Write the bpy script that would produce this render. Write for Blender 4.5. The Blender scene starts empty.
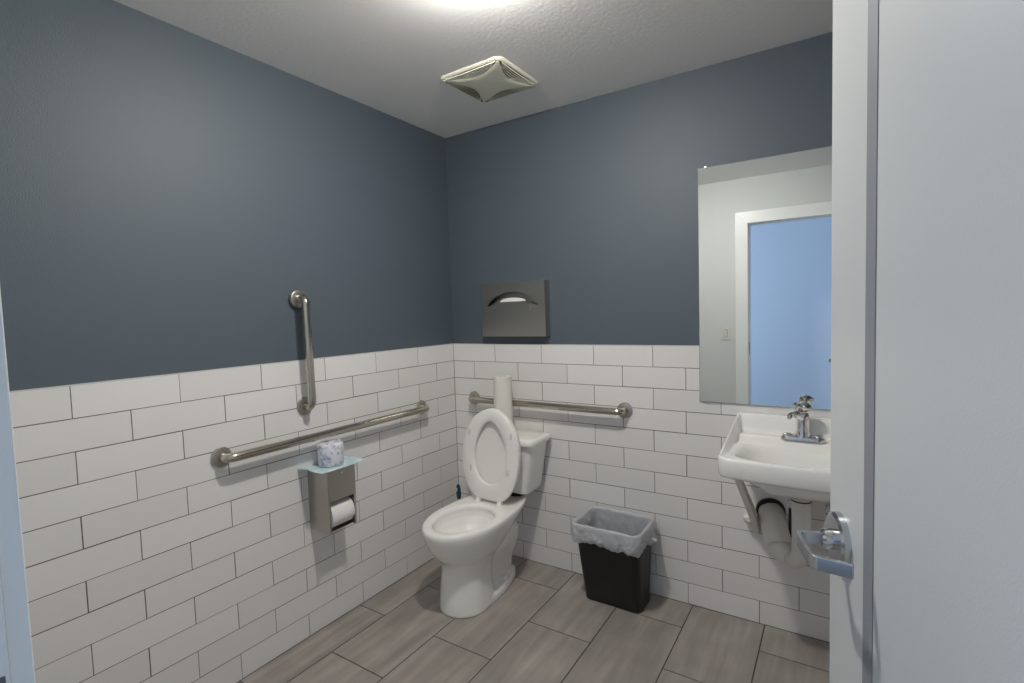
import bpy, bmesh, math, random
from mathutils import Vector, Matrix
from mathutils import noise as mnoise
random.seed(7)
C = bpy.context.scene.collection
PI = math.pi
MAT = {}

# ---------------------------------------------------------------- materials
def s2l(c):
    return tuple(((v/255)/12.92 if v/255 <= .04045 else ((v/255+.055)/1.055)**2.4) for v in c)

def mat(name, rgb, rough=.5, metal=0., bump=0., bscale=200., spec=.5, coat=0., var=0., vscale=8., aniso=None, trans=0.):
    m = bpy.data.materials.new(name); m.use_nodes = True
    nt = m.node_tree; N = nt.nodes; L = nt.links
    b = N['Principled BSDF']
    col = (*s2l(rgb), 1)
    b.inputs['Base Color'].default_value = col
    b.inputs['Roughness'].default_value = rough
    b.inputs['Metallic'].default_value = metal
    b.inputs['Specular IOR Level'].default_value = spec
    b.inputs['Coat Weight'].default_value = coat
    b.inputs['Coat Roughness'].default_value = .08
    tc = N.new('ShaderNodeTexCoord')
    if var > 0:
        n = N.new('ShaderNodeTexNoise'); n.inputs['Scale'].default_value = vscale; n.inputs['Detail'].default_value = 4
        L.new(tc.outputs['Object'], n.inputs['Vector'])
        mx = N.new('ShaderNodeMix'); mx.data_type = 'RGBA'
        mx.inputs['A'].default_value = tuple(c*(1-var) for c in col[:3])+(1,)
        mx.inputs['B'].default_value = tuple(min(1, c*(1+var)) for c in col[:3])+(1,)
        L.new(n.outputs['Fac'], mx.inputs['Factor']); L.new(mx.outputs['Result'], b.inputs['Base Color'])
    if bump > 0:
        n2 = N.new('ShaderNodeTexNoise'); n2.inputs['Scale'].default_value = bscale; n2.inputs['Detail'].default_value = 3
        src = tc.outputs['Object']
        if aniso:
            mp = N.new('ShaderNodeMapping'); mp.inputs['Scale'].default_value = aniso
            L.new(src, mp.inputs['Vector']); src = mp.outputs['Vector']
        L.new(src, n2.inputs['Vector'])
        bp = N.new('ShaderNodeBump'); bp.inputs['Strength'].default_value = bump; bp.inputs['Distance'].default_value = .002
        L.new(n2.outputs['Fac'], bp.inputs['Height']); L.new(bp.outputs['Normal'], b.inputs['Normal'])
    MAT[name] = m
    return m

mat('slate_paint', (84, 95, 104), .54, bump=.35, bscale=260, var=.03, vscale=3)
mat('white_paint', (216, 219, 219), .6, bump=.25, bscale=260)
mat('trim_paint', (240, 241, 241), .35)
mat('door_paint', (205, 208, 208), .30, bump=.12, bscale=300)
mat('ceiling_paint', (248, 246, 244), .8, bump=.5, bscale=60)
mat('grout', (104, 99, 94), .9)
mat('floor_grout', (78, 68, 60), .9)
mat('edge_trim', (205, 205, 200), .4)
mat('brushed_steel', (184, 180, 172), .36, metal=1, bump=.12, bscale=60, aniso=(1, 1, 12))
mat('bar_steel', (190, 184, 173), .22, metal=1)
mat('chrome', (215, 214, 214), .10, metal=1)
mat('satin_chrome', (200, 202, 205), .2, metal=1)
mat('porcelain', (242, 241, 237), .16, coat=.5)
mat('seat_plastic', (238, 236, 232), .28)
mat('pad_plastic', (214, 212, 206), .4)
mat('paper', (226, 222, 214), .9, bump=.3, bscale=150)
mat('tissue', (236, 234, 230), .9, bump=.3, bscale=150)
mat('core_card', (96, 84, 68), .9)
mat('black_plastic', (22, 23, 21), .45)
mat('dark', (16, 16, 16), .8)
mat('vent_plastic', (243, 241, 220), .5)
mat('vent_inside', (66, 62, 50), .8)
mat('pipe_cover', (222, 219, 212), .5, bump=.2, bscale=60)
mat('black_tie', (34, 32, 30), .6)
mat('blue_handle', (26, 66, 88), .35)
mat('pale_plastic', (188, 204, 210), .35)
mat('switch_plastic', (222, 222, 216), .35)
mat('steel_plate', (110, 110, 118), .35, metal=1)
mat('strip_grey', (138, 141, 146), .45)
mat('hall_paint', (206, 218, 238), .6, bump=.2, bscale=260)
mat('hall_floor', (128, 122, 116), .5)
mat('paper_edge', (238, 234, 226), .9)

def m_tile():
    m = mat('wall_tile', (222, 220, 216), .26, coat=.15)
    nt = m.node_tree; N = nt.nodes; L = nt.links; b = N['Principled BSDF']
    g = N.new('ShaderNodeNewGeometry')
    mx = N.new('ShaderNodeMix'); mx.data_type = 'RGBA'
    mx.inputs['A'].default_value = (*s2l((226, 224, 221)), 1); mx.inputs['B'].default_value = (*s2l((233, 231, 229)), 1)
    L.new(g.outputs['Random Per Island'], mx.inputs['Factor']); L.new(mx.outputs['Result'], b.inputs['Base Color'])
    tc = N.new('ShaderNodeTexCoord'); n = N.new('ShaderNodeTexNoise'); n.inputs['Scale'].default_value = 45; n.inputs['Detail'].default_value = 3
    L.new(tc.outputs['Object'], n.inputs['Vector'])
    bp = N.new('ShaderNodeBump'); bp.inputs['Strength'].default_value = .18; bp.inputs['Distance'].default_value = .002
    L.new(n.outputs['Fac'], bp.inputs['Height']); L.new(bp.outputs['Normal'], b.inputs['Normal'])
m_tile()

def m_floor():
    m = mat('floor_tile', (138, 130, 122), .42)
    nt = m.node_tree; N = nt.nodes; L = nt.links; b = N['Principled BSDF']
    g = N.new('ShaderNodeNewGeometry'); tc = N.new('ShaderNodeTexCoord')
    mul = N.new('ShaderNodeMath'); mul.operation = 'MULTIPLY'; mul.inputs[1].default_value = 37.
    L.new(g.outputs['Random Per Island'], mul.inputs[0])
    add = N.new('ShaderNodeVectorMath'); add.operation = 'ADD'
    cmb = N.new('ShaderNodeCombineXYZ'); L.new(mul.outputs[0], cmb.inputs[0]); L.new(mul.outputs[0], cmb.inputs[1])
    L.new(tc.outputs['Object'], add.inputs[0]); L.new(cmb.outputs[0], add.inputs[1])
    mp = N.new('ShaderNodeMapping'); mp.inputs['Scale'].default_value = (16, 1.5, 1)
    L.new(add.outputs[0], mp.inputs['Vector'])
    n = N.new('ShaderNodeTexNoise'); n.inputs['Scale'].default_value = 1; n.inputs['Detail'].default_value = 6; n.inputs['Roughness'].default_value = .55
    n.inputs['Distortion'].default_value = .6
    L.new(mp.outputs[0], n.inputs['Vector'])
    cr = N.new('ShaderNodeValToRGB'); e = cr.color_ramp.elements
    e[0].position = .25; e[0].color = (*s2l((134, 128, 121)), 1)
    e[1].position = .75; e[1].color = (*s2l((172, 165, 157)), 1)
    k = cr.color_ramp.elements.new(.5); k.color = (*s2l((153, 146, 139)), 1)
    L.new(n.outputs['Fac'], cr.inputs[0])
    n3 = N.new('ShaderNodeTexNoise'); n3.inputs['Scale'].default_value = 6; n3.inputs['Detail'].default_value = 3
    L.new(add.outputs[0], n3.inputs['Vector'])
    mx = N.new('ShaderNodeMix'); mx.data_type = 'RGBA'; mx.blend_type = 'OVERLAY'; mx.inputs['Factor'].default_value = .25
    L.new(cr.outputs[0], mx.inputs['A']); L.new(n3.outputs['Fac'], mx.inputs['B'])
    L.new(mx.outputs['Result'], b.inputs['Base Color'])
m_floor()

def m_bag():
    m = mat('bin_liner', (232, 234, 238), .25, bump=.8, bscale=55)
    nt = m.node_tree; N = nt.nodes; L = nt.links; b = N['Principled BSDF']
    out = N['Material Output']
    t = N.new('ShaderNodeBsdfTransparent'); tl = N.new('ShaderNodeBsdfTranslucent'); tl.inputs[0].default_value = (.75, .77, .8, 1)
    m1 = N.new('ShaderNodeMixShader'); m1.inputs[0].default_value = .3
    m2 = N.new('ShaderNodeMixShader'); m2.inputs[0].default_value = .22
    L.new(b.outputs[0], m1.inputs[1]); L.new(tl.outputs[0], m1.inputs[2])
    L.new(m1.outputs[0], m2.inputs[1]); L.new(t.outputs[0], m2.inputs[2]); L.new(m2.outputs[0], out.inputs['Surface'])
m_bag()

def m_print(name, base, ink, scale, lo, hi):
    m = mat(name, base, .45)
    nt = m.node_tree; N = nt.nodes; L = nt.links; b = N['Principled BSDF']
    tc = N.new('ShaderNodeTexCoord'); n = N.new('ShaderNodeTexNoise'); n.inputs['Scale'].default_value = scale; n.inputs['Detail'].default_value = 2
    L.new(tc.outputs['Object'], n.inputs['Vector'])
    cr = N.new('ShaderNodeValToRGB'); e = cr.color_ramp.elements
    e[0].position = lo; e[0].color = (*s2l(base), 1); e[1].position = hi; e[1].color = (*s2l(ink), 1)
    L.new(n.outputs['Fac'], cr.inputs[0]); L.new(cr.outputs[0], b.inputs['Base Color'])
    bp = N.new('ShaderNodeBump'); bp.inputs['Strength'].default_value = .5; bp.inputs['Distance'].default_value = .004
    n4 = N.new('ShaderNodeTexNoise'); n4.inputs['Scale'].default_value = 60
    L.new(tc.outputs['Object'], n4.inputs['Vector']); L.new(n4.outputs['Fac'], bp.inputs['Height']); L.new(bp.outputs['Normal'], b.inputs['Normal'])
m_print('wrapper', (222, 222, 228), (160, 164, 192), 46, .50, .66)
m_print('leaflet_print', (188, 214, 220), (216, 230, 232), 22, .45, .6)

def m_emit(name, rgb, st):
    m = bpy.data.materials.new(name); m.use_nodes = True; nt = m.node_tree
    nt.nodes.remove(nt.nodes['Principled BSDF'])
    e = nt.nodes.new('ShaderNodeEmission'); e.inputs[0].default_value = (*rgb, 1); e.inputs[1].default_value = st
    nt.links.new(e.outputs[0], nt.nodes['Material Output'].inputs['Surface']); MAT[name] = m

# ---------------------------------------------------------------- mesh helpers
def obj(name, bm, m, parent=None, smooth=False, bevel=0., seg=2, angle=35, recalc=True):
    if recalc: bmesh.ops.recalc_face_normals(bm, faces=bm.faces[:])
    me = bpy.data.meshes.new(name); bm.to_mesh(me); bm.free()
    ms = m if isinstance(m, (list, tuple)) else [m]
    for x in ms: me.materials.append(MAT[x])
    if smooth:
        me.polygons.foreach_set('use_smooth', [True]*len(me.polygons))
        if smooth != 'full': me.set_sharp_from_angle(angle=math.radians(angle))
    o = bpy.data.objects.new(name, me); C.objects.link(o)
    if parent is not None: o.parent = parent
    if bevel > 0:
        b = o.modifiers.new('bevel', 'BEVEL'); b.width = bevel; b.segments = seg; b.limit_method = 'ANGLE'; b.angle_limit = math.radians(40)
        me.polygons.foreach_set('use_smooth', [True]*len(me.polygons))
        wn = o.modifiers.new('wn', 'WEIGHTED_NORMAL'); wn.keep_sharp = True
    return o

def thing(name, label, cat, loc=(0, 0, 0), rotz=0, group=None):
    o = bpy.data.objects.new(name, None); C.objects.link(o); o.empty_display_size = .05
    o.location = loc; o.rotation_euler = (0, 0, rotz); o['label'] = label; o['category'] = cat
    if group: o['group'] = group
    return o
def tag(o, label, cat, group=None):
    o['label'] = label; o['category'] = cat
    if group: o['group'] = group
    return o
def struct(o, label=None, cat=None):
    o['kind'] = 'structure'
    if label: o['label'] = label
    if cat: o['category'] = cat
    return o
def place(o, loc):            # give a single-mesh thing a sensible origin
    o.data.transform(Matrix.Translation(-Vector(loc))); o.location = loc
    return o

def box(bm, x0, x1, y0, y1, z0, z1, mi=0):
    v = [bm.verts.new((x, y, z)) for x in (x0, x1) for y in (y0, y1) for z in (z0, z1)]
    for f in ((0, 1, 3, 2), (4, 6, 7, 5), (0, 4, 5, 1), (2, 3, 7, 6), (0, 2, 6, 4), (1, 5, 7, 3)):
        bm.faces.new([v[i] for i in f]).material_index = mi
def loft(bm, rings, cap0=True, cap1=True, close=True, mi=0):
    R = [[bm.verts.new(p) for p in r] for r in rings]
    n = len(R[0])
    for a, b in zip(R, R[1:]):
        for i in range(n if close else n-1):
            j = (i+1) % n
            bm.faces.new((a[i], a[j], b[j], b[i])).material_index = mi
    if cap0: bm.faces.new(R[0]).material_index = mi
    if cap1: bm.faces.new(R[-1]).material_index = mi
    return R
def tube(bm, pts, r, n=14, caps=True, mi=0):
    pts = [Vector(p) for p in pts]; rs = r if isinstance(r, (list, tuple)) else [r]*len(pts)
    up = None; rings = []
    for i, p in enumerate(pts):
        d = (pts[min(i+1, len(pts)-1)]-pts[max(i-1, 0)]).normalized()
        if up is None:
            up = Vector((0, 0, 1)) if abs(d.z) < .9 else Vector((1, 0, 0))
        s = d.cross(up).normalized(); up = s.cross(d).normalized()
        rings.append([p+s*math.cos(2*PI*k/n)*rs[i]+up*math.sin(2*PI*k/n)*rs[i] for k in range(n)])
    loft(bm, rings, caps, caps, mi=mi)
def lathe(bm, prof, c, axis='z', n=32, mi=0):
    # prof: list of (r, h); closed ends at r==0 become tiny rings capped
    rings = []
    for r, h in prof:
        r = max(r, 1e-4); ring = []
        for k in range(n):
            a = 2*PI*k/n; u, v = r*math.cos(a), r*math.sin(a)
            p = {'z': (u, v, h), 'x': (h, u, v), 'y': (u, h, v)}[axis]
            ring.append((p[0]+c[0], p[1]+c[1], p[2]+c[2]))
        rings.append(ring)
    loft(bm, rings, mi=mi)
def bend(pts, rad, n=7):
    # round the corners of a polyline
    P = [Vector(p) for p in pts]; out = [P[0]]
    for a, b, c in zip(P, P[1:], P[2:]):
        d1 = (a-b).normalized(); d2 = (c-b).normalized(); s = b+d1*rad; e = b+d2*rad
        for k in range(n+1):
            t = k/n; out.append((1-t)**2*s+2*t*(1-t)*b+t*t*e)
    out.append(P[-1]); return out
def rrect(cx, cy, hx, hy, r, z, n=6):
    pts = []
    for qx, qy, a0 in ((1, 1, 0), (-1, 1, PI/2), (-1, -1, PI), (1, -1, 3*PI/2)):
        for k in range(n+1):
            a = a0+PI/2*k/n
            pts.append((cx+qx*(hx-r)+r*math.cos(a), cy+qy*(hy-r)+r*math.sin(a), z))
    return pts
def interp(tab, t):
    if t <= tab[0][0]: return tab[0][1:]
    for a, b in zip(tab, tab[1:]):
        if t <= b[0]:
            f = (t-a[0])/(b[0]-a[0]); return tuple(a[i]*(1-f)+b[i]*f for i in range(1, len(a)))
    return tab[-1][1:]
def smooth01(a, b, x):
    t = max(0, min(1, (x-a)/(b-a))); return t*t*(3-2*t)

# ---------------------------------------------------------------- room sizes (metres; corner of the tiled walls at 0,0)
P = .1048; ROWS = 12; HT = ROWS*P; ZC = 2.515
XR = 2.62; YF = -2.331; YH = -2.452
DX0, DX1, DZ = 1.367, 2.288, 2.125      # door opening

# floor
def floor():
    bm = bmesh.new()
    box(bm, -.12, XR+.12, YH, .12, -.08, -.0025, 1)
    xs = [-.135+.3130*k for k in range(0, 10)]
    for i in range(9):
        x0, x1 = xs[i], xs[i+1]
        off = -.203 if i % 2 == 0 else -.508
        y = off+.610
        while y > YH:
            a, b = y-.610, y
            g = .0026
            X0, X1, Y0, Y1 = max(x0, 0)+g, min(x1, XR)-g, max(a, YH)+g, min(b, 0)-g
            if X1-X0 > .02 and Y1-Y0 > .02: box(bm, X0, X1, Y0, Y1, -.002, 0, 0)
            y -= .610
    o = obj('floor', bm, ['floor_tile', 'floor_grout'])
    return struct(o, 'brown grey rectangular floor tiles', 'floor')
floor()

# ceiling
bm = bmesh.new(); box(bm, -.12, XR+.12, YH, .12, ZC, ZC+.08)
struct(obj('ceiling', bm, 'ceiling_paint'), 'off white textured ceiling', 'ceiling')

# tiled walls: each a painted slab with a tile wainscot as its part
def tiles(parent, length, mp, first, pitch, g=.0016):
    bm = bmesh.new(); rnd = random.Random(len(parent.name)*13+5)
    def bx(u0, u1, d0, d1, z0, z1, mi, jit=0):
        vs = []
        for u in (u0, u1):
            for d in (d0, d1):
                for z in (z0, z1): vs.append(bm.verts.new(mp(u, d+(rnd.uniform(-jit, jit) if d == d1 else 0), z)))
        for f in ((0, 1, 3, 2), (4, 6, 7, 5), (0, 4, 5, 1), (2, 3, 7, 6), (0, 2, 6, 4), (1, 5, 7, 3)):
            bm.faces.new([vs[i] for i in f]).material_index = mi
    bx(0, length, -.008, -.0012, 0, HT-.002, 1)
    for r in range(ROWS):
        z1 = HT-r*P; z0 = z1-P; u = 0; k = 0; f = first[r % 2]
        cuts = [0]
        x = f
        while x < length: cuts.append(x); x += pitch
        cuts.append(length)
        for a, b in zip(cuts, cuts[1:]):
            if b-a < .02: continue
            ja, jb, jz = rnd.uniform(-.0006, .0006), rnd.uniform(-.0006, .0006), rnd.uniform(-.0005, .0005)
            bx(a+g+ja, b-g+jb, -.007, 0, z0+g+jz, z1-g+jz, 0, .0004)
    bx(0, length, -.008, .0006, HT-.0012, HT+.0022, 2)
    return obj('wall_tiles', bm, ['wall_tile', 'grout', 'edge_trim'], parent)
bm = bmesh.new(); box(bm, -.12, -.008, YH, .12, -.08, ZC)
wl = struct(obj('wall_left', bm, 'slate_paint'), 'dark slate blue wall above white brick laid tiles', 'wall')
tiles(wl, -YF, lambda u, d, z: (d, -u, z), (.3200, .1637), .3117)
bm = bmesh.new(); box(bm, -.008, XR+.008, -.0+.008, .12, -.08, ZC)
wb = struct(obj('wall_back', bm, 'slate_paint'), 'dark slate blue back wall above white tiles', 'wall')
tiles(wb, XR, lambda u, d, z: (u, -d, z), (.3132, .1566), .3128)
bm = bmesh.new(); box(bm, XR+.008, XR+.12, YH, .12, -.08, ZC)
wr = struct(obj('wall_right', bm, 'slate_paint'), 'dark slate wall behind the door', 'wall')
tiles(wr, -YF, lambda u, d, z: (XR-d, -u, z), (.3132, .1566), .3128)
# front wall with the doorway
bm = bmesh.new()
box(bm, -.008, DX0-.02, YH, YF, -.08, ZC); box(bm, DX1+.02, XR+.008, YH, YF, -.08, ZC); box(bm, DX0-.02, DX1+.02, YH, YF, DZ+.02, ZC)
struct(obj('wall_front', bm, 'white_paint'), 'pale painted wall around the doorway, seen in the mirror', 'wall')
# jambs + stops + casing
bm = bmesh.new()
YC = -2.3125
box(bm, DX0-.02, DX0, YH-.016, YF+.0005, 0, DZ+.02); box(bm, DX1, DX1+.02, YH-.016, YF+.0005, 0, DZ+.02); box(bm, DX0, DX1, YH-.016, YF+.0005, DZ, DZ+.02)
box(bm, DX0, DX0+.003, YC-.060, YC-.0445, 0, DZ); box(bm, DX1-.003, DX1, YC-.06, YC-.0445, 0, DZ); box(bm, DX0+.003, DX1-.003, YC-.06, YC-.0445, DZ-.003, DZ)
struct(obj('trim_1', bm, 'trim_paint', bevel=.0015), 'white door jamb at the left edge', 'door frame')
bm = bmesh.new()
W = .098
def cas(y0, y1):
    # mitred casing: two legs and a head with a joint at 45 degrees
    for a, b in (((DX0-W, 0), (DX0-.006, 0)),):
        pass
    segs = [[(DX0-W-.006, 0), (DX0-.004, 0), (DX0-.004, DZ+.006), (DX0-W-.006, DZ+W+.006)],
            [(DX1+.006, 0), (DX1+W+.006, 0), (DX1+W+.006, DZ+W+.006), (DX1+.006, DZ+.006)],
            [(DX0-.004, DZ+.006), (DX1+.006, DZ+.006), (DX1+W+.006, DZ+W+.006), (DX0-W-.006, DZ+W+.006)]]
    for s in segs:
        loft(bm, [[(x, y0, z) for x, z in s], [(x, y1, z) for x, z in s]])
cas(YF, YC)
cas(YH-.018, YH)
struct(obj('trim_2', bm, 'trim_paint', bevel=.002), 'white door casing seen in the mirror', 'door frame')
# strike plate on the jamb
t = thing('strike_plate', 'small dark metal strike plate on the left door jamb', 'strike plate', (DX0, -2.3455, 1.064))
bm = bmesh.new(); box(bm, 0, .0015, -.012, .0115, -.057, .057); obj('plate', bm, 'steel_plate', t, bevel=.0006)
bm = bmesh.new(); box(bm, .0012, .0020, -.007, .009, -.022, .032); obj('latch_hole', bm, 'dark', t)
# light switch on the front wall
t = thing('light_switch', 'white light switch plate on the pale wall, seen in the mirror', 'light switch', (1.18, YF, 1.198))
bm = bmesh.new(); box(bm, -.037, .037, 0, .006, -.058, .058); obj('switch_plate', bm, 'switch_plastic', t, bevel=.003)
bm = bmesh.new(); box(bm, -.017, .017, .006, .0075, -.034, .034); obj('rocker_frame', bm, 'strip_grey', t)
bm = bmesh.new()
loft(bm, [[(-.0145, .0075, -.031), (.0145, .0075, -.031), (.0145, .0075, .031), (-.0145, .0075, .031)], [(-.0145, .009, -.031), (.0145, .009, -.031), (.0145, .013, .031), (-.0145, .013, .031)]])
obj('rocker', bm, 'switch_plastic', t)

# hallway beyond the doorway
bm = bmesh.new(); box(bm, -.6, 4.2, -4.3, YH, -.08, 0); struct(obj('floor_hallway', bm, 'hall_floor'), 'hallway floor', 'floor')
bm = bmesh.new(); box(bm, -.6, 4.2, -4.42, -4.3, -.08, ZC+.08); struct(obj('wall_hallway', bm, 'hall_paint'), 'pale blue hallway wall seen through the doorway in the mirror', 'wall')
bm = bmesh.new(); box(bm, -.6, 4.2, -4.3, YH, ZC, ZC+.08); struct(obj('ceiling_hallway', bm, 'ceiling_paint'), 'hallway ceiling', 'ceiling')

# ---------------------------------------------------------------- door leaf, swung into the room
HX, HY = 2.285, -2.313
ang = math.atan2(-1.4407-HY, 2.006-HX)
dr = struct(thing('door_1', 'white flush door standing open at the right edge', 'door', (HX, HY, 0), ang))
# local frame: +x from hinge to free edge, +y = face towards the camera
bm = bmesh.new(); box(bm, .002, .914, -.0445, 0, .012, 2.11); obj('door_leaf', bm, 'door_paint', dr, bevel=.0015)
bm = bmesh.new(); box(bm, .738, .770, 0, .0012, .012, 2.11); obj('face_strip', bm, 'strip_grey', dr)['label'] = 'narrow grey vertical strip'
LS, LZ = .860, 1.057
for sgn, nm in ((1, 'outside'), (-1, 'inside')):
    y0 = 0 if sgn > 0 else -.0445
    def Y_(d): return y0+sgn*d
    bm = bmesh.new(); lathe(bm, [(0, 0), (.044, 0), (.044, .009), (.040, .013), (0, .0135)], (LS, y0, LZ), 'y', 40)
    if sgn < 0:
        for v in bm.verts: v.co.y = y0-(v.co.y-y0)
    h = obj('lever_handle', bm, 'satin_chrome', dr, smooth=True)
    bm = bmesh.new(); lathe(bm, [(0, .012*sgn), (.017, .012*sgn), (.016, .026*sgn), (.0125, .03*sgn), (0, .03*sgn)], (LS, y0, LZ), 'y', 28); obj('collar', bm, 'chrome', h, smooth=True)
    # flat rectangular lever with a return
    def bar(pts, hz, th):
        bm = bmesh.new(); path = bend([(p[0], Y_(p[1]), LZ) for p in pts], .012, 6); rings = []
        for i, p in enumerate(path):
            d = (path[min(i+1, len(path)-1)]-path[max(i-1, 0)]).normalized(); s = Vector((-d.y, d.x, 0))
            rings.append([p+s*th/2+Vector((0, 0, hz)), p-s*th/2+Vector((0, 0, hz)), p-s*th/2-Vector((0, 0, hz)), p+s*th/2-Vector((0, 0, hz))])
        loft(bm, rings); return bm
    obj('lever', bar([(LS, .02), (LS, .064), (LS-.086, .067), (LS-.108, .019)], .0105, .008), 'satin_chrome', h, bevel=.0015)
bm = bmesh.new(); box(bm, .914, .9155, -.036, -.010, LZ-.029, LZ+.029); obj('latch_plate', bm, 'steel_plate', dr)
for z in (.25, 1.07, 1.9):
    bm = bmesh.new(); lathe(bm, [(0, -.05), (.006, -.05), (.006, .05), (0, .05)], (-.002, -.050, z), 'z', 14); obj('hinge', bm, 'steel_plate', dr, smooth=True)

# ---------------------------------------------------------------- grab bars
def grab_bar(label, a, b, nrm):
    """a, b: flange centres on the wall; nrm: out of the wall"""
    a, b, n = Vector(a), Vector(b), Vector(nrm)
    t = thing('grab_bar', label, 'grab bar', a); O = a
    off = .057; r = .018
    path = bend([Vector(), n*off, (b-O)+n*off, (b-O)], .032, 8)
    bm = bmesh.new(); tube(bm, path, r, 20); obj('bar', bm, 'bar_steel', t, smooth='full')
    for c in (Vector(), b-O):
        bm = bmesh.new()
        ax = 'x' if abs(n.x) > .5 else 'y'; s = n.x+n.y
        lathe(bm, [(0, 0), (.040, 0), (.040, .006*s), (.038, .010*s), (.032, .0125*s), (0, .0125*s)] if True else [], c, ax, 36)
        obj('flange', bm, 'brushed_steel', t, smooth=True)
    return t
grab_bar('long horizontal steel grab bar on the left wall', (0, -1.438, .917), (0, -.312, .915), (1, 0, 0))
grab_bar('short vertical steel grab bar on the left wall', (0, -1.068, 1.531), (0, -1.062, 1.052), (1, 0, 0))
grab_bar('horizontal steel grab bar on the back wall behind the toilet', (.154, 0, .930), (1.105, 0, .928), (0, -1, 0))

# ---------------------------------------------------------------- seat cover dispenser
def seat_cover_dispenser():
    X0, X1, Z0, Z1, D = .262, .684, 1.306, 1.612, .046
    cx = (X0+X1)/2; t = thing('seat_cover_dispenser', 'steel toilet seat cover dispenser on the dark blue back wall', 'dispenser', (cx, 0, Z0))
    w = (X1-X0)/2; H = Z1-Z0
    # shell
    bm = bmesh.new()
    box(bm, -w, -w+.002, -D, .008, 0, H); box(bm, w-.002, w, -D, .008, 0, H); box(bm, -w+.002, w-.002, -D, .008, 0, .002); box(bm, -w+.002, w-.002, -D, .008, H-.002, H)
    obj('housing', bm, 'brushed_steel', t)
    # front plate with a crescent slot
    N_ = 64; hole = []; outer = []; cz = .195
    for k in range(N_):
        a = 2*PI*k/N_; c, s = math.cos(a), math.sin(a)
        x = .168*c
        u = x/.168
        top = .190+.062*(1-u*u)**.8; bot = .160+.036*(1-abs(u)**2.2)
        mid = (top+bot)/2
        if s >= 0: z = mid+(top-mid)*abs(s)**.8 if True else 0
        else: z = mid-(mid-bot)*abs(s)**.8
        # outer rectangle hit by the same ray about centre
        dx, dz = x*1.0, (z-cz)
        aa = math.atan2(s, c); q = min(w/abs(math.cos(aa)) if abs(math.cos(aa)) > 1e-6 else 9, ((H-cz) if s > 0 else cz)/abs(math.sin(aa)) if abs(math.sin(aa)) > 1e-6 else 9)
        hole.append((x, z)); outer.append([q*math.cos(aa), cz+q*math.sin(aa)])
    for tx, tz in ((w, H), (-w, H), (-w, 0), (w, 0)):
        k = min(range(N_), key=lambda i: (outer[i][0]-tx)**2+(outer[i][1]-tz)**2); outer[k] = [tx, tz]
    bm = bmesh.new()
    f = [[(x, -D-.002, z) for x, z in outer], [(x, -D-.002, z) for x, z in hole], [(x*.985, -D+.008, cz+(z-cz)*.93) for x, z in hole], [(x, -D, z) for x, z in hole], [(x, -D, z) for x, z in outer]]
    loft(bm, [f[4], f[0], f[1], f[2]], False, False)
    o = obj('front_plate', bm, 'brushed_steel', t, smooth=True, angle=30)
    # paper stack inside
    bm = bmesh.new(); box(bm, -.190, .190, -.014, -.004, .03, .29); obj('slot_lining', bm, 'brushed_steel', t)
    bm = bmesh.new()
    n = 20; A = [bm.verts.new((-.085+.17*i/n, -.043, .196)) for i in range(n+1)]; B = [bm.verts.new((-.085+.17*i/n, -.040, .198+.020*math.sin(PI*i/n)**.5)) for i in range(n+1)]
    D2 = [bm.verts.new((v.co.x, -.030, v.co.z)) for v in B]
    for i in range(n):
        bm.faces.new((A[i], A[i+1], B[i+1], B[i])); bm.faces.new((B[i], B[i+1], D2[i+1], D2[i]))
    obj('paper_covers', bm, 'paper_edge', t)
    for x in (-.112, .118):
        bm = bmesh.new(); lathe(bm, [(0, -.0), (.006, 0), (.005, -.004), (0, -.005)], (x, -D-.002, .158), 'y', 14)
        obj('rivet', bm, 'chrome', t, smooth=True)
seat_cover_dispenser()

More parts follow.
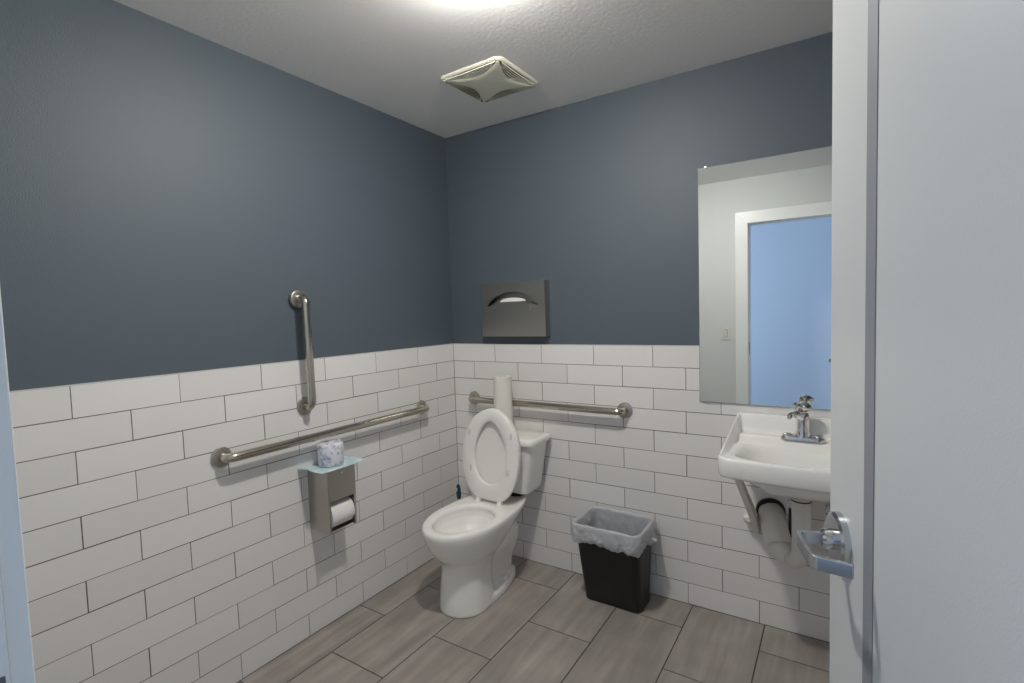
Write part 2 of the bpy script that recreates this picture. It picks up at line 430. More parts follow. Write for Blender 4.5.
# ---------------------------------------------------------------- toilet paper dispenser
def tp_dispenser():
    y0, y1, z0, z1, D = -1.066, -.918, .489, .772, .140
    t = thing('toilet_paper_dispenser', 'steel toilet paper dispenser on the tiled left wall', 'dispenser', (0, (y0+y1)/2, z0))
    h = (y1-y0)/2; H = z1-z0
    bm = bmesh.new(); q = .002
    box(bm, 0, D, -h, -h+q, 0, H); box(bm, 0, D, h-q, h, 0, H); box(bm, 0, D, -h+q, h-q, H-q, H); box(bm, 0, D-.02, -h+q, h-q, 0, q); box(bm, 0, q, -h+q, h-q, q, H-q)
    box(bm, D-.014, D, -h+q, -h+.010, 0, H*.5); box(bm, D-.014, D, h-.010, h-q, 0, H*.5)
    obj('housing', bm, 'brushed_steel', t)
    bm = bmesh.new(); box(bm, D-.003, D+.002, -h, h, .142, H); 
    obj('front_cover', bm, 'brushed_steel', t, bevel=.001)
    bm = bmesh.new(); loft(bm, [[(D+.0018, -.004, H-.020), (D+.0018, .006, H-.018), (D+.0018, .001, H-.030)], [(D+.0028, -.004, H-.020), (D+.0028, .006, H-.018), (D+.0028, .001, H-.030)]]); obj('lock_mark', bm, 'tissue', t)['label'] = 'small white triangular mark'
    bm = bmesh.new(); tube(bm, [(.088, -h+q, .070), (.088, h-q, .070)], .008, 12); obj('spindle', bm, 'dark', t, smooth=True)
    # roll inside
    r = thing('toilet_paper_roll', 'white toilet paper roll inside the steel dispenser', 'toilet paper', (.088, (y0+y1)/2, z0+.070))
    R = .060
    bm = bmesh.new(); hw = .060
    lathe(bm, [(.019, -hw), (R-.002, -hw), (R, -hw+.003), (R, hw-.003), (R-.002, hw), (.019, hw)], (0, 0, 0), 'y', 40)
    obj('paper', bm, 'tissue', r, smooth=True)
    bm = bmesh.new(); lathe(bm, [(.009, -hw-.001), (.0195, -hw-.001), (.0195, hw+.001), (.009, hw+.001)], (0, 0, 0), 'y', 24); obj('core', bm, 'core_card', r, smooth=True)
    # leaflet lying on top
    bm = bmesh.new(); n = 14; m_ = 5; G = []
    for i in range(n+1):
        row = []
        for j in range(m_+1):
            y = -.118+.236*i/n; x = -.0+.150*j/m_+.006
            dz = .0015
            if y < -.078: dz -= 0 if False else -(.0)
            dz += .010*smooth01(-.08, -.118, y)*(1 if j < 3 else .3)+.006*smooth01(.08, .118, y)
            row.append((x+.02*(i/n-.5)*0, (y0+y1)/2+y+.012*(j/m_-.5), z1+dz))
        G.append(row)
    VV = [[bm.verts.new(p) for p in r_] for r_ in G]; WW = [[bm.verts.new((p[0], p[1], p[2]+.0012)) for p in r_] for r_ in G]
    for i in range(n):
        for j in range(m_):
            bm.faces.new((VV[i][j], VV[i+1][j], VV[i+1][j+1], VV[i][j+1])); bm.faces.new((WW[i][j], WW[i][j+1], WW[i+1][j+1], WW[i+1][j]))
    for i in range(n):
        bm.faces.new((VV[i][0], WW[i][0], WW[i+1][0], VV[i+1][0])); bm.faces.new((VV[i][m_], VV[i+1][m_], WW[i+1][m_], WW[i][m_]))
    for j in range(m_):
        bm.faces.new((VV[0][j], VV[0][j+1], WW[0][j+1], WW[0][j])); bm.faces.new((VV[n][j], WW[n][j], WW[n][j+1], VV[n][j+1]))
    tag(place(obj('leaflet', bm, 'leaflet_print', smooth=True), (.08, (y0+y1)/2, z1)), 'pale turquoise paper lying on top of the steel paper dispenser', 'paper')
    # wrapped roll on top
    bm = bmesh.new(); rings = []
    prof = [(.030, 0), (.050, .001), (.055, .006), (.056, .05), (.055, .095), (.050, .103), (.035, .106), (.020, .100), (.003, .094)]
    for r_, hh in prof:
        ring = []
        for k in range(40):
            a = 2*PI*k/40
            cr = 1+.035*mnoise.noise(Vector((math.cos(a)*2.2, math.sin(a)*2.2, hh*25)))+(.02*math.sin(9*a) if hh > .09 else 0)
            ring.append((r_*cr*math.cos(a), r_*cr*math.sin(a), hh+(.006*mnoise.noise(Vector((a*3, hh*40, 2))) if hh > .09 else 0)))
        rings.append(ring)
    loft(bm, rings)
    o = obj('wrapped_toilet_roll', bm, 'wrapper', smooth='full'); o.location = (.074, -.992, z1+.0032)
    tag(o, 'wrapped white toilet roll with a blue print, standing on the dispenser', 'toilet paper')
tp_dispenser()

# ---------------------------------------------------------------- toilet
TX = .458; RZ = .435
def toilet():
    t = thing('toilet', 'white toilet with its seat and lid raised in the corner', 'toilet', (TX, -.40, 0))
    OX, OY = TX, -.40
    def ring(z, a, yf, yb, n=56, e=2.0, fr=.56):
        """egg outline: blunt front (yf, towards the room), back yb"""
        cy = yf+(yb-yf)*fr; pts = []
        for k in range(n):
            th = 2*PI*k/n; c, s = math.cos(th), math.sin(th)
            bl = (yb-cy) if s > 0 else (cy-yf)
            pts.append((a*math.copysign(abs(c)**(2/e), c), cy+bl*math.copysign(abs(s)**(2/e), s)-OY, z))
        return pts
    def ring2(z, a, yf, yb, cy, eb=2.0, n=64, ef=2.0):
        pts = []
        for k in range(n):
            th = 2*PI*k/n; c, s = math.cos(th), math.sin(th); e = eb if s > 0 else ef
            bl = (yb-cy) if s > 0 else (cy-yf)
            pts.append((a*math.copysign(abs(c)**(2/e), c), min(cy+bl*math.copysign(abs(s)**(2/e), s), -.048)-OY, z))
        return pts
    bm = bmesh.new()
    prof = [(.000, .124, -.668, -.40, -.545, 3), (.012, .125, -.669, -.40, -.545, 3), (.05, .122, -.667, -.40, -.545, 3), (.10, .117, -.662, -.40, -.545, 3), (.15, .113, -.656, -.40, -.54, 3), (.20, .111, -.652, -.38, -.53, 2.6),
            (.225, .113, -.654, -.34, -.52, 2.3), (.245, .120, -.663, -.30, -.51, 2.1), (.265, .135, -.682, -.27, -.50, 2), (.29, .152, -.706, -.24, -.495, 2), (.325, .168, -.730, -.19, -.49, 2), (.36, .180, -.747, -.13, -.49, 2), (.39, .187, -.758, -.07, -.49, 2), (.412, .190, -.763, -.02, -.49, 2), (.426, .189, -.762, -.01, -.49, 2), (.433, .185, -.757, -.015, -.49, 2),
            (.4355, .178, -.750, -.03, -.49, 2), (.4355, .150, -.722, -.335, -.51, 2), (.431, .138, -.709, -.350, -.515, 2), (.420, .134, -.704, -.355, -.515, 2), (.40, .138, -.706, -.35, -.515, 2), (.375, .135, -.700, -.355, -.515, 2), (.34, .118, -.675, -.375, -.52, 2), (.30, .085, -.63, -.41, -.52, 2), (.275, .06, -.59, -.45, -.52, 2), (.262, .03, -.55, -.49, -.52, 2)]
    loft(bm, [ring2(*p) for p in prof])
    # foot flange
    def foot(z, k):
        pts = []
        tab = [(-.655, .0), (-.64, .055), (-.615, .088), (-.56, .112), (-.5, .122), (-.42, .122), (-.34, .114), (-.26, .098), (-.2, .080), (-.165, .060), (-.148, .03), (-.145, 0)]
        for y, x in tab: pts.append((x*k, y*1.0-OY, z))
        for y, x in tab[-2:0:-1]: pts.append((-x*k, y-OY, z))
        return pts
    loft(bm, [foot(0, 1), foot(.024, 1), foot(.034, .975), foot(.040, .93)])
    # rear trapway body
    def rr(z, hx, yf, yb, r=.04): return rrect(0, (yf+yb)/2-OY, hx, (yb-yf)/2, min(r, hx*.9), z, 8)
    loft(bm, [rr(0, .060, -.5, -.165), rr(.05, .056, -.5, -.17), rr(.12, .060, -.5, -.165), rr(.17, .074, -.5, -.15), rr(.22, .088, -.5, -.14), rr(.27, .092, -.47, -.14), rr(.30, .084, -.36, -.15)])
    # deck under the tank
    def deck(z, k, dy=0):
        tab = [(-.44, .16), (-.40, .176), (-.36, .176), (-.31, .166), (-.26, .146), (-.20, .130), (-.14, .122), (-.07, .118), (-.045, .105)]
        out = [(x*k, y+dy-OY, z) for y, x in tab]+[(-x*k, y+dy-OY, z) for y, x in tab[::-1]]
        return out
    bmd = bm
    R_ = []
    # ring-shaped so it leaves the bowl opening free: only the part behind the opening
    def deck2(z, k):
        tab = [(-.300, .150), (-.28, .158), (-.26, .150), (-.20, .132), (-.14, .124), (-.07, .120), (-.045, .105)]
        return [(x*k, y-OY, z) for y, x in tab]+[(-x*k, y-OY, z) for y, x in tab[::-1]]
    o = obj('bowl', bm, 'porcelain', t, smooth='full')
    rm = o.modifiers.new('rm', 'REMESH'); rm.mode = 'VOXEL'; rm.voxel_size = .004; rm.use_smooth_shade = True
    sm = o.modifiers.new('sm', 'SMOOTH'); sm.factor = .5; sm.iterations = 10
    # water
    bm = bmesh.new(); r0 = ring(.29, .072, -.61, -.43, 32); bm.faces.new([bm.verts.new(p) for p in r0])
    # bolt caps
    for sx in (1, -1):
        bm2 = bmesh.new(); lathe(bm2, [(.013, .034), (.013, .046), (.010, .053), (0, .055)], (sx*.083, -.30-OY, 0), 'z', 16); obj('bolt_cap', bm2, 'porcelain', t, smooth=True)
    bm.free()
    # tank
    def tr(z, hx, yf, yb, r=.035): return rrect(.012, (yf+yb)/2-OY, hx, (yb-yf)/2, r, z, 8)
    bm = bmesh.new()
    loft(bm, [tr(.462, .140, -.185, -.03), tr(.468, .152, -.196, -.022), tr(.50, .160, -.202, -.02), tr(.60, .177, -.208, -.019), tr(.70, .194, -.214, -.018), tr(.738, .200, -.216, -.018)])
    obj('tank', bm, 'porcelain', t, smooth=True, angle=50)
    bm = bmesh.new()
    loft(bm, [tr(.738, .208, -.224, -.014), tr(.741, .219, -.234, -.012, .04), tr(.752, .221, -.236, -.011, .04), tr(.765, .220, -.235, -.012, .04), tr(.772, .215, -.230, -.015, .04), tr(.775, .204, -.219, -.022, .04)])
    obj('tank_lid', bm, 'porcelain', t, smooth=True, angle=60)
    bm = bmesh.new(); loft(bm, [tr(.4355, .09, -.17, -.06), tr(.464, .10, -.17, -.06)]); obj('tank_gasket', bm, 'dark', t)
    # seat ring and lid, raised
    OUT = [(0, .072), (.015, .092), (.05, .115), (.12, .142), (.2, .161), (.3, .174), (.42, .181), (.52, .181), (.62, .175), (.72, .162), (.81, .140), (.88, .114), (.94, .080), (.98, .042), (1, 0)]
    INN = [(.165, 0), (.18, .035), (.22, .066), (.28, .086), (.36, .099), (.45, .104), (.53, .103), (.62, .094), (.7, .080), (.77, .060), (.82, .040), (.85, .018), (.86, 0)]
    Lg = .485
    def outline(tab, k=1., n=72, c=.5, flat=False):
        # polygon sampled by angle about (0, c)
        poly = [(x, (tt-c)*Lg) for tt, x in tab]; poly += [(-x, y) for x, y in poly[::-1]]
        res = []
        for i in range(n):
            a = 2*PI*i/n; dx, dy = math.cos(a), math.sin(a); best = .01
            for (x1, y1), (x2, y2) in zip(poly, poly[1:]+poly[:1]):
                ex, ey = x2-x1, y2-y1; den = dx*ey-dy*ex
                if abs(den) < 1e-9: continue
                s = (x1*ey-y1*ex)/den; u = (x1*dy-y1*dx)/den
                if s > 0 and -1e-6 <= u <= 1+1e-6: best = max(best, s)
            res.append(best)
        # soften
        res = [(res[i-1]+2*res[i]+res[(i+1) % n])/4 for i in range(n)]
        return [(r*k*math.cos(2*PI*i/n), c*Lg+r*k*math.sin(2*PI*i/n)) for i, r in enumerate(res)]
    o_, i_ = outline(OUT), outline(INN, c=.5)
    tilt = math.radians(5.5)
    def P3(x, l, d):  # l along the raised seat from hinge, d = towards the front
        y = -.297+l*math.sin(tilt)-d*math.cos(tilt); z = .452+l*math.cos(tilt)-d*math.sin(tilt)*-1*-1
        return (x, y-OY, z)
    def rs(o, off): # inset outline towards centre
        c = (0, .5*Lg); r = []
        for x, y in o:
            d = math.hypot(x, y-c[1]); f = (d-off)/d; r.append((x*f, c[1]+(y-c[1])*f))
        return r
    def R3(o, d): return [P3(x, y, d) for x, y in o]
    bm = bmesh.new()
    rings = [R3(o_, .003), R3(o_, .014), R3(rs(o_, .002), .018), R3(rs(o_, .006), .0205), R3(rs(i_, -.006), .0205), R3(rs(i_, -.002), .018), R3(i_, .014), R3(i_, .003)]
    V = loft(bm, rings, False, False)
    for k in range(len(o_)):
        j = (k+1) % len(o_); bm.faces.new((V[0][k], V[0][j], V[-1][j], V[-1][k]))
    sr = obj('seat_ring', bm, 'seat_plastic', t, smooth=True, angle=60)
    for (x, l) in ((-.135, .30), (.135, .30), (-.118, .11), (.118, .11)):
        bm = bmesh.new(); c0 = Vector(P3(x, l+.05, .0205)); b2 = []
        for zz, k in ((0, 1), (.003, 1), (.004, .8)):
            b2.append([P3(x+.007*k*math.cos(2*PI*q/12), l+.05+.018*k*math.sin(2*PI*q/12), .0203+zz) for q in range(12)])
        loft(bm, b2); obj('bumper', bm, 'pad_plastic', sr, smooth=True)
    bm = bmesh.new(); lo = outline(OUT, .985)
    rings = [R3(rs(lo, .03), -.022), R3(rs(lo, .006), -.020), R3(lo, -.015), R3(lo, -.004), R3(rs(lo, .012), -.0045), R3(rs(lo, .03), -.009)]
    loft(bm, rings); obj('seat_lid', bm, 'seat_plastic', t, smooth=True, angle=60)
    for sx in (1, -1):
        bm = bmesh.new(); b0 = rrect(sx*.068, -.310-OY, .013, .020, .006, .4345, 3); b1 = rrect(sx*.068, -.305-OY, .012, .014, .006, .452, 3); b3 = rrect(sx*.068, -.297-OY, .011, .009, .005, .474, 3)
        loft(bm, [b0, b1, b3]); obj('hinge', bm, 'seat_plastic', t, smooth=True)
    return t
toilet()

# paper towel roll on the tank
t = thing('paper_towel_roll', 'white paper towel roll standing on the toilet tank lid', 'paper towel', (.446, -.128, .7752))
bm = bmesh.new(); lathe(bm, [(.019, 0), (.050, 0), (.052, .002), (.0515, .313), (.050, .315), (.019, .315)], (0, 0, 0), 'z', 40); obj('paper', bm, 'paper', t, smooth=True)
bm = bmesh.new(); lathe(bm, [(0, .002), (.0195, .002), (.0195, .3155), (.0175, .3155), (.0175, .26), (0, .26)], (0, 0, 0), 'z', 28); obj('core', bm, 'core_card', t, smooth=True)

# toilet brush in the corner
t = thing('toilet_brush', 'blue handled toilet brush in the corner behind the toilet', 'toilet brush', (.085, -.105, 0))
bm = bmesh.new(); lathe(bm, [(0, 0), (.045, 0), (.048, .004), (.042, .10), (.03, .13), (.018, .135), (0, .135)], (0, 0, 0), 'z', 28); obj('holder', bm, 'pale_plastic', t, smooth=True)
bm = bmesh.new(); tube(bm, [(0, 0, .13), (0, .0, .30), (-.001, .0, .33)], [.006, .007, .009], 14); obj('stem', bm, 'pale_plastic', t, smooth=True)
bm = bmesh.new(); tube(bm, [(0, 0, .325), (-.003, .002, .35), (-.006, .004, .38), (-.008, .006, .405), (-.009, .006, .41)], [.011, .015, .014, .010, .004], 14); obj('grip', bm, 'blue_handle', t, smooth=True)
bm = bmesh.new(); tube(bm, [(-.010, -.006, .372), (-.012, -.006, .392)], [.0095, .0075], 12); obj('grip_collar', bm, 'pale_plastic', t, smooth=True)

# ---------------------------------------------------------------- waste bin
def bin_():
    cx, cy = 1.094, -.155
    t = thing('waste_bin', 'black plastic waste bin against the white tiled wall', 'waste bin', (cx, cy, 0))
    H = .400
    def yo(z): return .030*(1-z/H)
    def r(z, hx, hy, rad=.035): return rrect(0, yo(z), hx, hy, rad, z, 8)
    bm = bmesh.new()
    rings = [r(0, .140, .074), r(.004, .146, .080), r(.10, .148, .092), r(.22, .154, .106), r(.33, .158, .115), r(.388, .161, .121), r(.388, .165, .125), r(H, .167, .127), r(H, .161, .121), r(.37, .157, .118), r(.1, .144, .088), r(.01, .134, .072)]
    loft(bm, rings); obj('bin_body', bm, 'black_plastic', t, smooth=True, angle=50)
    # liner: drops inside, folds over the rim, hangs crumpled outside
    n = 220
    full = rrect(0, 0, .1605, .121, .034, 0, 40); m = len(full); L_ = [0]
    for i in range(m):
        a, b = full[i], full[(i+1) % m]; L_.append(L_[-1]+math.hypot(a[0]-b[0], a[1]-b[1]))
    base = []
    for k in range(n):
        s = L_[-1]*k/n; i = max(j for j in range(m) if L_[j] <= s); f = (s-L_[i])/max(1e-9, L_[i+1]-L_[i]); a, b = full[i], full[(i+1) % m]
        base.append((a[0]*(1-f)+b[0]*f, a[1]*(1-f)+b[1]*f))
    lv = [(.06, -.050, .2), (.15, -.034, .7), (.22, -.024, 1.1), (.28, -.016, 1.2), (.33, -.010, 1.), (.362, -.005, .5), (.378, -.002, .25), (.3845, .004, .2), (.3855, .009, .2), (.382, .0135, .3), (.368, .0155, .6), (.352, .016, .9), (.336, .0165, 1.1), (.320, .0165, 1.25), (.306, .0145, 1.2), (.296, .0110, 1.)]
    rows = []
    for a, b in zip(lv, lv[1:]):
        for q in range(3): rows.append(tuple(a[c]*(1-q/3)+b[c]*q/3+(.028 if c == 0 else 0) for c in range(3)))
    rows.append((lv[-1][0]+.028,)+lv[-1][1:]); nin = 7*3
    bm = bmesh.new(); rings = []
    for li, (z, off, am) in enumerate(rows):
        ring = []; outer = li > nin+2
        for k, (x, y) in enumerate(base):
            a = 2*PI*k/n; ux, uy = x/.16, y/.121; ln = math.hypot(ux, uy); ux, uy = ux/ln, uy/ln
            q1 = Vector((x*14, y*14, z*16+li*.02)); q2 = Vector((x*42, y*42, z*34)); q3 = Vector((x*80+z*60, y*80, z*45))
            w = .013*abs(mnoise.noise(q1))+.010*abs(mnoise.noise(q2+Vector((0, 0, 3))))+.004*abs(mnoise.noise(q3))
            w *= am
            if not outer: w = -w*1.15
            dz = 0
            if outer:
                f = (li-nin-2)/(len(rows)-nin-3); dz = f*(.020*mnoise.noise(Vector((x*13+4, y*13, 3)))+.010*mnoise.noise(Vector((x*40, y*40, 1))))
            else:
                dz = .004*am*mnoise.noise(q2)
            ring.append((x+ux*(off+w), y+uy*(off+w)+yo(z), z+dz+.0035*mnoise.noise(Vector((x*20, y*20, 9)))))
        rings.append(ring)
    loft(bm, rings, True, False)
    tag_o = obj('liner', bm, 'bin_liner', t, smooth='full'); tag_o['label'] = 'translucent grey plastic liner folded over the rim'
    bm = bmesh.new(); lathe(bm, [(0, -.004), (.009, 0), (.011, .012), (.006, .02), (0, .022)], (.185, .02, .346), 'x', 12); obj('liner_knot', bm, 'bin_liner', t, smooth=True)
bin_()

# ---------------------------------------------------------------- mirror
t = thing('mirror', 'frameless rectangular wall mirror above the sink', 'mirror', (1.853, 0, .998))
mat('mirror_glass', (236, 240, 238), 0.0, metal=1); mat('glass_edge', (120, 130, 128), .2)
bm = bmesh.new(); box(bm, -.381, .381, -.007, .008, 0, 1.070); obj('backing', bm, 'glass_edge', t, bevel=.0008)
bm = bmesh.new(); loft(bm, [[(x, -.0071, z) for x, z in ((-.379, .002), (.379, .002), (.379, 1.068), (-.379, 1.068))], [(x, -.0078, z) for x, z in ((-.378, .003), (.378, .003), (.378, 1.067), (-.378, 1.067))]]); obj('mirror_glass', bm, 'mirror_glass', t)
for x, z in ((-.345, 1.066), (.345, 1.066), (-.345, .004), (.345, .004)):
    bm = bmesh.new(); s = 1 if z > .5 else -1; box(bm, x-.007, x+.007, -.0095, .0, z-.003 if s > 0 else z-.008, z+.008 if s > 0 else z+.003); obj('clip', bm, 'chrome', t, bevel=.001)

# ---------------------------------------------------------------- sink
SX = 1.897
def sink():
    t = thing('sink', 'white wall hung sink below the mirror', 'sink', (SX, 0, .70))
    OZ = .70; hw = .276; yf = -.425
    zr = .862; zb = .782; RC = .045
    def top(x, y):
        """height of the upper surface"""
        ex = hw-abs(x)
        z = zr
        # back ledge
        z += .024*smooth01(-.140, -.100, y)
        # basin
        bx, by = x/.238, (y+.268)/.132
        e = (abs(bx)**3+abs(by)**3)**(1/3)
        z -= .115*(1-smooth01(.66, 1.0, e))+.006*(1-smooth01(.98, 1.1, e))
        # side wing rising to the backsplash
        w = 1-smooth01(.008, .026, ex)
        f = max(0, (y-(-.40))/.37); zw = zr+.004+.092*min(1, f)**1.05
        z = z*(1-w)+max(z, zw)*w
        # backsplash
        b = smooth01(-.050, -.030, y); z = z*(1-b)+(zr+.103)*b
        return z
    nx, ny = 110, 84
    def sp(n, lo, hi):
        # denser near both ends
        return [lo+(hi-lo)*(.5-.5*math.cos(PI*i/n))*.45+(hi-lo)*(i/n)*.55 for i in range(n+1)]
    xs = sp(nx, -hw, hw); ys = sp(ny, yf, 0)
    bm = bmesh.new(); G = []
    def plan(x, y):
        # bow the front a little and round the front corners
        v = (y-yf)/(0-yf); yy = y-(.012*(1-(x/hw)**2))*(1-v)
        k = smooth01(hw-RC, hw, abs(x)); d = RC*(1-math.sqrt(max(0, 1-((abs(x)-(hw-RC))/RC)**2))) if abs(x) > hw-RC else 0
        yy += d*max(0, 1-v*1.0)**3
        return x*(1-.06*v), yy
    rr_ = .012
    for i, x in enumerate(xs):
        col = []
        for j, y in enumerate(ys):
            px, py = plan(x, y)
            d = min(hw-abs(x), y-yf)
            z = top(x, y)
            if d < rr_: z -= rr_-math.sqrt(max(0, rr_**2-(rr_-d)**2))
            if y > -.010: z -= .010-math.sqrt(max(0, .010**2-(.010+y)**2))
            col.append(bm.verts.new((px, py, z-OZ)))
        G.append(col)
    for i in range(nx):
        for j in range(ny): bm.faces.new((G[i][j], G[i+1][j], G[i+1][j+1], G[i][j+1]))
    # perimeter skirt
    per = [G[i][0] for i in range(nx+1)]+[G[nx][j] for j in range(1, ny+1)]+[G[i][ny] for i in range(nx-1, -1, -1)]+[G[0][j] for j in range(ny-1, 0, -1)]
    base = [v.co.copy() for v in per]; prev = per
    for dz, ins in ((zb+.012, .002), (zb+.004, .005), (zb, .013), (zb+.001, .03)):
        cur = []
        for c in base:
            d = Vector((c.x, c.y+.21, 0)); L_ = max(abs(d.x)/hw, abs(d.y)/.22)
            q = Vector((c.x-(ins if c.x > 0 else -ins)*min(1, abs(c.x)/(hw-.03)), min(0, c.y+(ins if c.y < -.21 else 0)*min(1, max(0, (-c.y-.21)/.18))), dz-OZ))
            cur.append(bm.verts.new(q))
        for k in range(len(per)):
            j = (k+1) % len(per); bm.faces.new((prev[k], prev[j], cur[j], cur[k]))
        prev = cur
    bm.faces.new(prev)
    # underside of the bowl
    rings = []
    for z, hx, hy, r in ((.79, .150, .14, .06), (.755, .145, .135, .06), (.732, .130, .120, .06), (.722, .100, .095, .05), (.719, .07, .06, .04)):
        rings.append(rrect(0, -.25, hx, hy, r, z-OZ, 8))
    loft(bm, rings)
    # wall flange hanging down at the back
    obj('basin', bm, 'porcelain', t, smooth=True, angle=60)
    bm = bmesh.new(); lathe(bm, [(0, .735-OZ), (.018, .735-OZ), (.021, .7375-OZ+.002), (.014, .7395-OZ), (0, .739-OZ)], (0, -.262, 0.003), 'z', 24); obj('drain', bm, 'chrome', t, smooth=True)
    for z in ():
        pass
    # diagonal support arms
    for sx in (-1, 1):
        bm = bmesh.new()
        pts = [(-.335, .783), (-.300, .783), (-.012, .500), (-.012, .44), (-.03, .425), (-.058, .445), (-.085, .50)]
        r0 = [(sx*(.222-.12*(.783-z))-.013, y, z-OZ) for y, z in pts]; r1 = [(sx*(.222-.12*(.783-z))+.013, y, z-OZ) for y, z in pts]
        loft(bm, [r0, r1])
        obj('support_arm', bm, 'pipe_cover', t, bevel=.004)
        bm = bmesh.new(); lathe(bm, [(0, 0), (.024, 0), (.026, -.02), (.022, -.05), (.010, -.062), (0, -.062)], (sx*.213, 0, .495-OZ), 'y', 20)
        obj('valve_cover', bm, 'pipe_cover', t, smooth=True)
    # waste pipe in white covers
    bm = bmesh.new()
    path = bend([(0, -.205, .715-OZ), (0, -.205, .42-OZ), (-.070, -.150, .40-OZ), (-.098, -.105, .47-OZ), (-.128, -.0, .530-OZ)], .05, 7)
    tube(bm, path, [.034]*10+[.034+.018*min(1, q/8) for q in range(len(path)-10)], 24); obj('drain_cover', bm, 'pipe_cover', t, smooth='full')
    bm = bmesh.new(); tube(bm, [(0, -.205, .672-OZ), (0, -.205, .667-OZ)], .0352, 24); obj('cable_tie', bm, 'black_tie', t)
    bm = bmesh.new(); tube(bm, [(-.129, -.001, .532-OZ), (-.127, -.014, .530-OZ)], [.060, .057], 24); obj('wall_escutcheon', bm, 'black_tie', t, smooth=True)
    # supply pipes with stop valves
    for sx, vx in ((-1, -.046), (1, .09)):
        bm = bmesh.new(); tube(bm, bend([(vx, -.056, .60-OZ), (vx, -.056, .66-OZ), (sx*.05, -.09, .73-OZ), (sx*.05, -.09, .80-OZ)], .02, 5), .0065, 12); s_ = obj('supply_pipe', bm, 'pipe_cover', t, smooth='full')
        bm = bmesh.new(); tube(bm, bend([(vx, -.0, .42-OZ), (vx, -.056, .42-OZ), (vx, -.056, .60-OZ)], .02, 5), .0095, 12); obj('lower_pipe', bm, 'black_tie', s_, smooth='full')
        bm = bmesh.new(); tube(bm, [(vx, -.045, .60-OZ), (vx, -.085, .60-OZ)], .013, 16); tube(bm, [(vx, -.056, .585-OZ), (vx, -.056, .615-OZ)], .012, 16); obj('stop_valve', bm, 'chrome', s_, smooth=True)
sink()

def faucet():
    z0 = .8875
    t = thing('faucet', 'chrome single lever faucet on the back ledge of the sink', 'faucet', (SX, -.098, z0))
    bm = bmesh.new(); rings = []
    for z, k, r in ((0, 1, .028), (.006, 1, .028), (.012, .93, .026), (.016, .82, .022)):
        rings.append(rrect(0, 0, .082*k, .030*k, r*.95*k, z, 10))
    loft(bm, rings); obj('base_plate', bm, 'chrome', t, smooth=True, angle=50)
    for sx in (1, -1):
        bm = bmesh.new(); lathe(bm, [(0, .010), (.020, .010), (.019, .018), (.012, .022), (0, .023)], (sx*.056, 0, 0), 'z', 20); obj('base_cap', bm, 'chrome', t, smooth=True)
    bm = bmesh.new(); lathe(bm, [(.0, .010), (.030, .012), (.027, .030), (.0235, .040), (.023, .075), (.024, .092), (.019, .104), (.008, .110), (0, .111)], (0, 0, 0), 'z', 28); obj('body', bm, 'chrome', t, smooth=True, angle=60)
    def sweep(tab, dirx, diry, name):
        L_ = math.hypot(dirx, diry); dx, dy = dirx/L_, diry/L_; bm = bmesh.new(); rings = []
        for l, z, hx, hz in tab:
            rings.append([(dx*(l-.2*hz*math.sin(2*PI*k/20))-dy*hx*math.cos(2*PI*k/20), dy*(l-.2*hz*math.sin(2*PI*k/20))+dx*hx*math.cos(2*PI*k/20), z+hz*math.sin(2*PI*k/20)) for k in range(20)])
        loft(bm, rings)
        if name == 'lever': lathe(bm, [(0, .105), (.012, .105), (.012, .126), (0, .126)], (0, 0, 0), 'z', 16)
        obj(name, bm, 'chrome', t, smooth=True, angle=60)
    sweep(((-.010, .080, .020, .030), (.012, .094, .020, .024), (.030, .104, .019, .017), (.046, .107, .017, .013), (.058, .101, .016, .010), (.063, .092, .013, .006)), -.75, -.66, 'spout')
    sweep(((-.024, .124, .012, .010), (-.016, .130, .021, .019), (0, .134, .025, .023), (.016, .135, .023, .018), (.026, .135, .018, .011), (.034, .135, .011, .005)), .7, -.7, 'lever')
faucet()

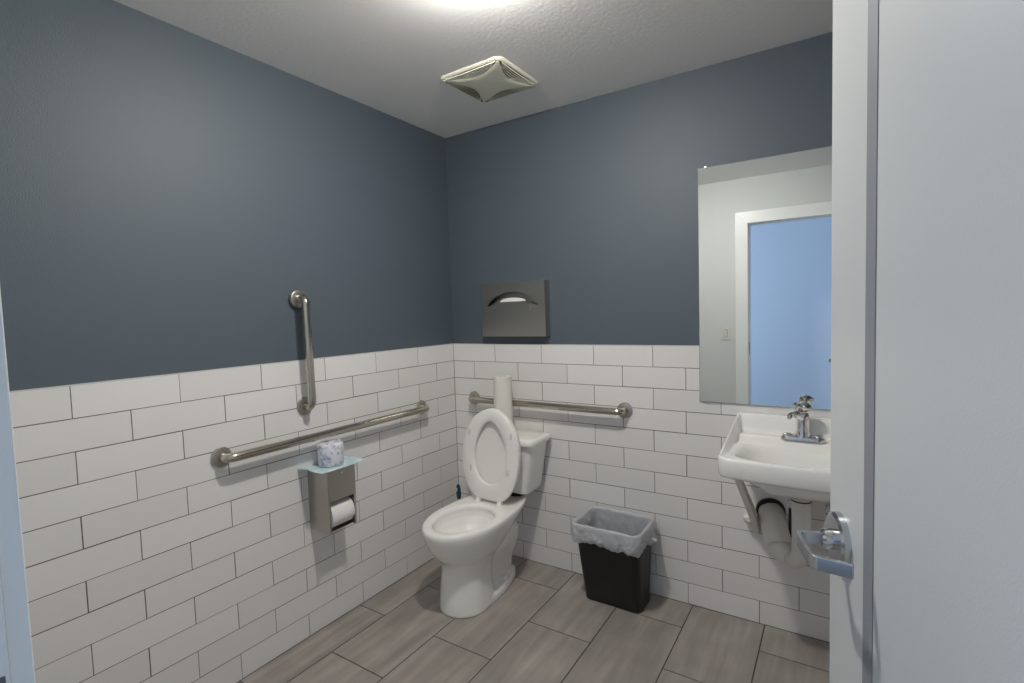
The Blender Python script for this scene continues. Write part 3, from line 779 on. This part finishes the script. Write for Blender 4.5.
# ---------------------------------------------------------------- ceiling vent
def vent():
    cx, cy, h = .655, -.455, .172
    t = thing('ceiling_vent', 'square cream exhaust fan grille on the ceiling', 'vent', (cx, cy, ZC), math.radians(-1))
    n = 16
    bm = bmesh.new()
    # frame: rounded square, thin and slightly domed
    N4 = 9
    outer = [rrect(0, 0, h*k, h*k, .035*k, z, N4) for k, z in ((1, 0), (1, -.003), (.97, -.008), (.93, -.010))]
    
    loft(bm, outer, True, False)
    o = obj('grille_frame', bm, 'vent_plastic', t, smooth=True, angle=60)
    bm = bmesh.new(); loft(bm, [rrect(0, 0, h*.93, h*.93, .03, -.003, N4), rrect(0, 0, h*.925, h*.925, .03, -.0105, N4)]); obj('inner_panel', bm, 'vent_inside', t)  # dark sheet, its colour stands for the shade in the slat gaps
    # centre panel: concave sided star reaching the corners
    def star(k, z, bulge):
        pts = []
        for q in range(4):
            a0 = PI/4+q*PI/2; A = Vector((math.cos(a0), math.sin(a0)))*h*math.sqrt(2)*k; B = Vector((math.cos(a0+PI/2), math.sin(a0+PI/2)))*h*math.sqrt(2)*k
            for s in range(n):
                u = s/n; m = A*(1-u)+B*u; pts.append((m.x*(1-bulge*math.sin(PI*u)**.9), m.y*(1-bulge*math.sin(PI*u)**.9), z))
        return pts
    bm = bmesh.new(); loft(bm, [star(.90, -.0100, .40), star(.90, -.0135, .40), star(.88, -.0150, .41), star(.60, -.0160, .36)])
    obj('centre_panel', bm, 'vent_plastic', t, smooth=True, angle=50)
    # curved slats on each side
    for q in range(4):
        M = Matrix.Rotation(q*PI/2, 4, 'Z'); bm = bmesh.new()
        for s in range(5):
            f = (s+.4)/5
            # arc between the straight edge (f=0) and the star side (f=1)
            w = .138*(1-.10*f); pr = []
            for k in range(n+1):
                u = -1+2*k/n; y = h*(.928-.37*f*(1-u*u)**.9-.02*f); x = u*w
                pr.append((x, y))
            for (x1, y1), (x2, y2) in zip(pr, pr[1:]):
                vs = [bm.verts.new(M @ Vector(p)) for p in ((x1, y1, -.0100), (x2, y2, -.0100), (x2, y2-.002, -.0145), (x1, y1-.002, -.0145), (x1, y1-.0022, -.0100), (x2, y2-.0022, -.0100), (x2, y2-.0042, -.0145), (x1, y1-.0042, -.0145))]
                for fc in ((0, 1, 2, 3), (4, 7, 6, 5), (3, 2, 6, 7), (0, 4, 5, 1)): bm.faces.new([vs[i] for i in fc])
        obj('louver_slats', bm, 'vent_plastic', t)
vent()

# ---------------------------------------------------------------- ceiling lamp
LAMP = (1.10, -1.19)
m_emit('lamp_glass', (1.0, .965, .91), 490.0)
t = thing('ceiling_lamp', 'small glowing ceiling lamp at the top edge of the picture', 'ceiling lamp', (LAMP[0], LAMP[1], ZC))
bm = bmesh.new(); lathe(bm, [(0, 0), (.082, 0), (.084, -.010), (.078, -.020), (.066, -.022), (.062, -.018), (0, -.018)], (0, 0, 0), 'z', 40); obj('lamp_rim', bm, 'trim_paint', t, smooth=True)
bm = bmesh.new(); lathe(bm, [(.060, -.019), (.060, -.034), (.053, -.047), (.034, -.056), (0, -.060)], (0, 0, 0), 'z', 24); obj('lamp_globe', bm, 'lamp_glass', t, smooth='full')

# area light added at the open hallway end, standing in for daylight
ld = bpy.data.lights.new('hallway_daylight', 'AREA'); ld.energy = 29; ld.color = (.74, .855, 1.0); ld.shape = 'RECTANGLE'; ld.size = 1.6; ld.size_y = 2.0
lo = bpy.data.objects.new('hallway_daylight', ld); C.objects.link(lo); lo.location = (-.55, -3.4, 1.35); lo.rotation_euler = (0, math.radians(-90), 0)

w = bpy.data.worlds.new('World'); bpy.context.scene.world = w; w.use_nodes = True
w.node_tree.nodes['Background'].inputs[0].default_value = (.55, .75, 1.0, 1); w.node_tree.nodes['Background'].inputs[1].default_value = .8

# ---------------------------------------------------------------- camera
cd = bpy.data.cameras.new('camera'); cd.sensor_width = 36; cd.lens = 508.3676/1024*36; cd.clip_start = .01
cam = bpy.data.objects.new('camera', cd); C.objects.link(cam)
cam.location = (2.01814, -2.45570, 1.44346); cam.rotation_euler = (1.5129, .0315, .5708)
sc = bpy.context.scene; sc.camera = cam
sc.view_settings.view_transform = 'Standard'; sc.view_settings.look = 'None'; sc.view_settings.gamma = 1; sc.view_settings.exposure = .10
sc.view_settings.use_curve_mapping = False
sc.cycles.max_bounces = 14; sc.cycles.diffuse_bounces = 9; sc.cycles.glossy_bounces = 6
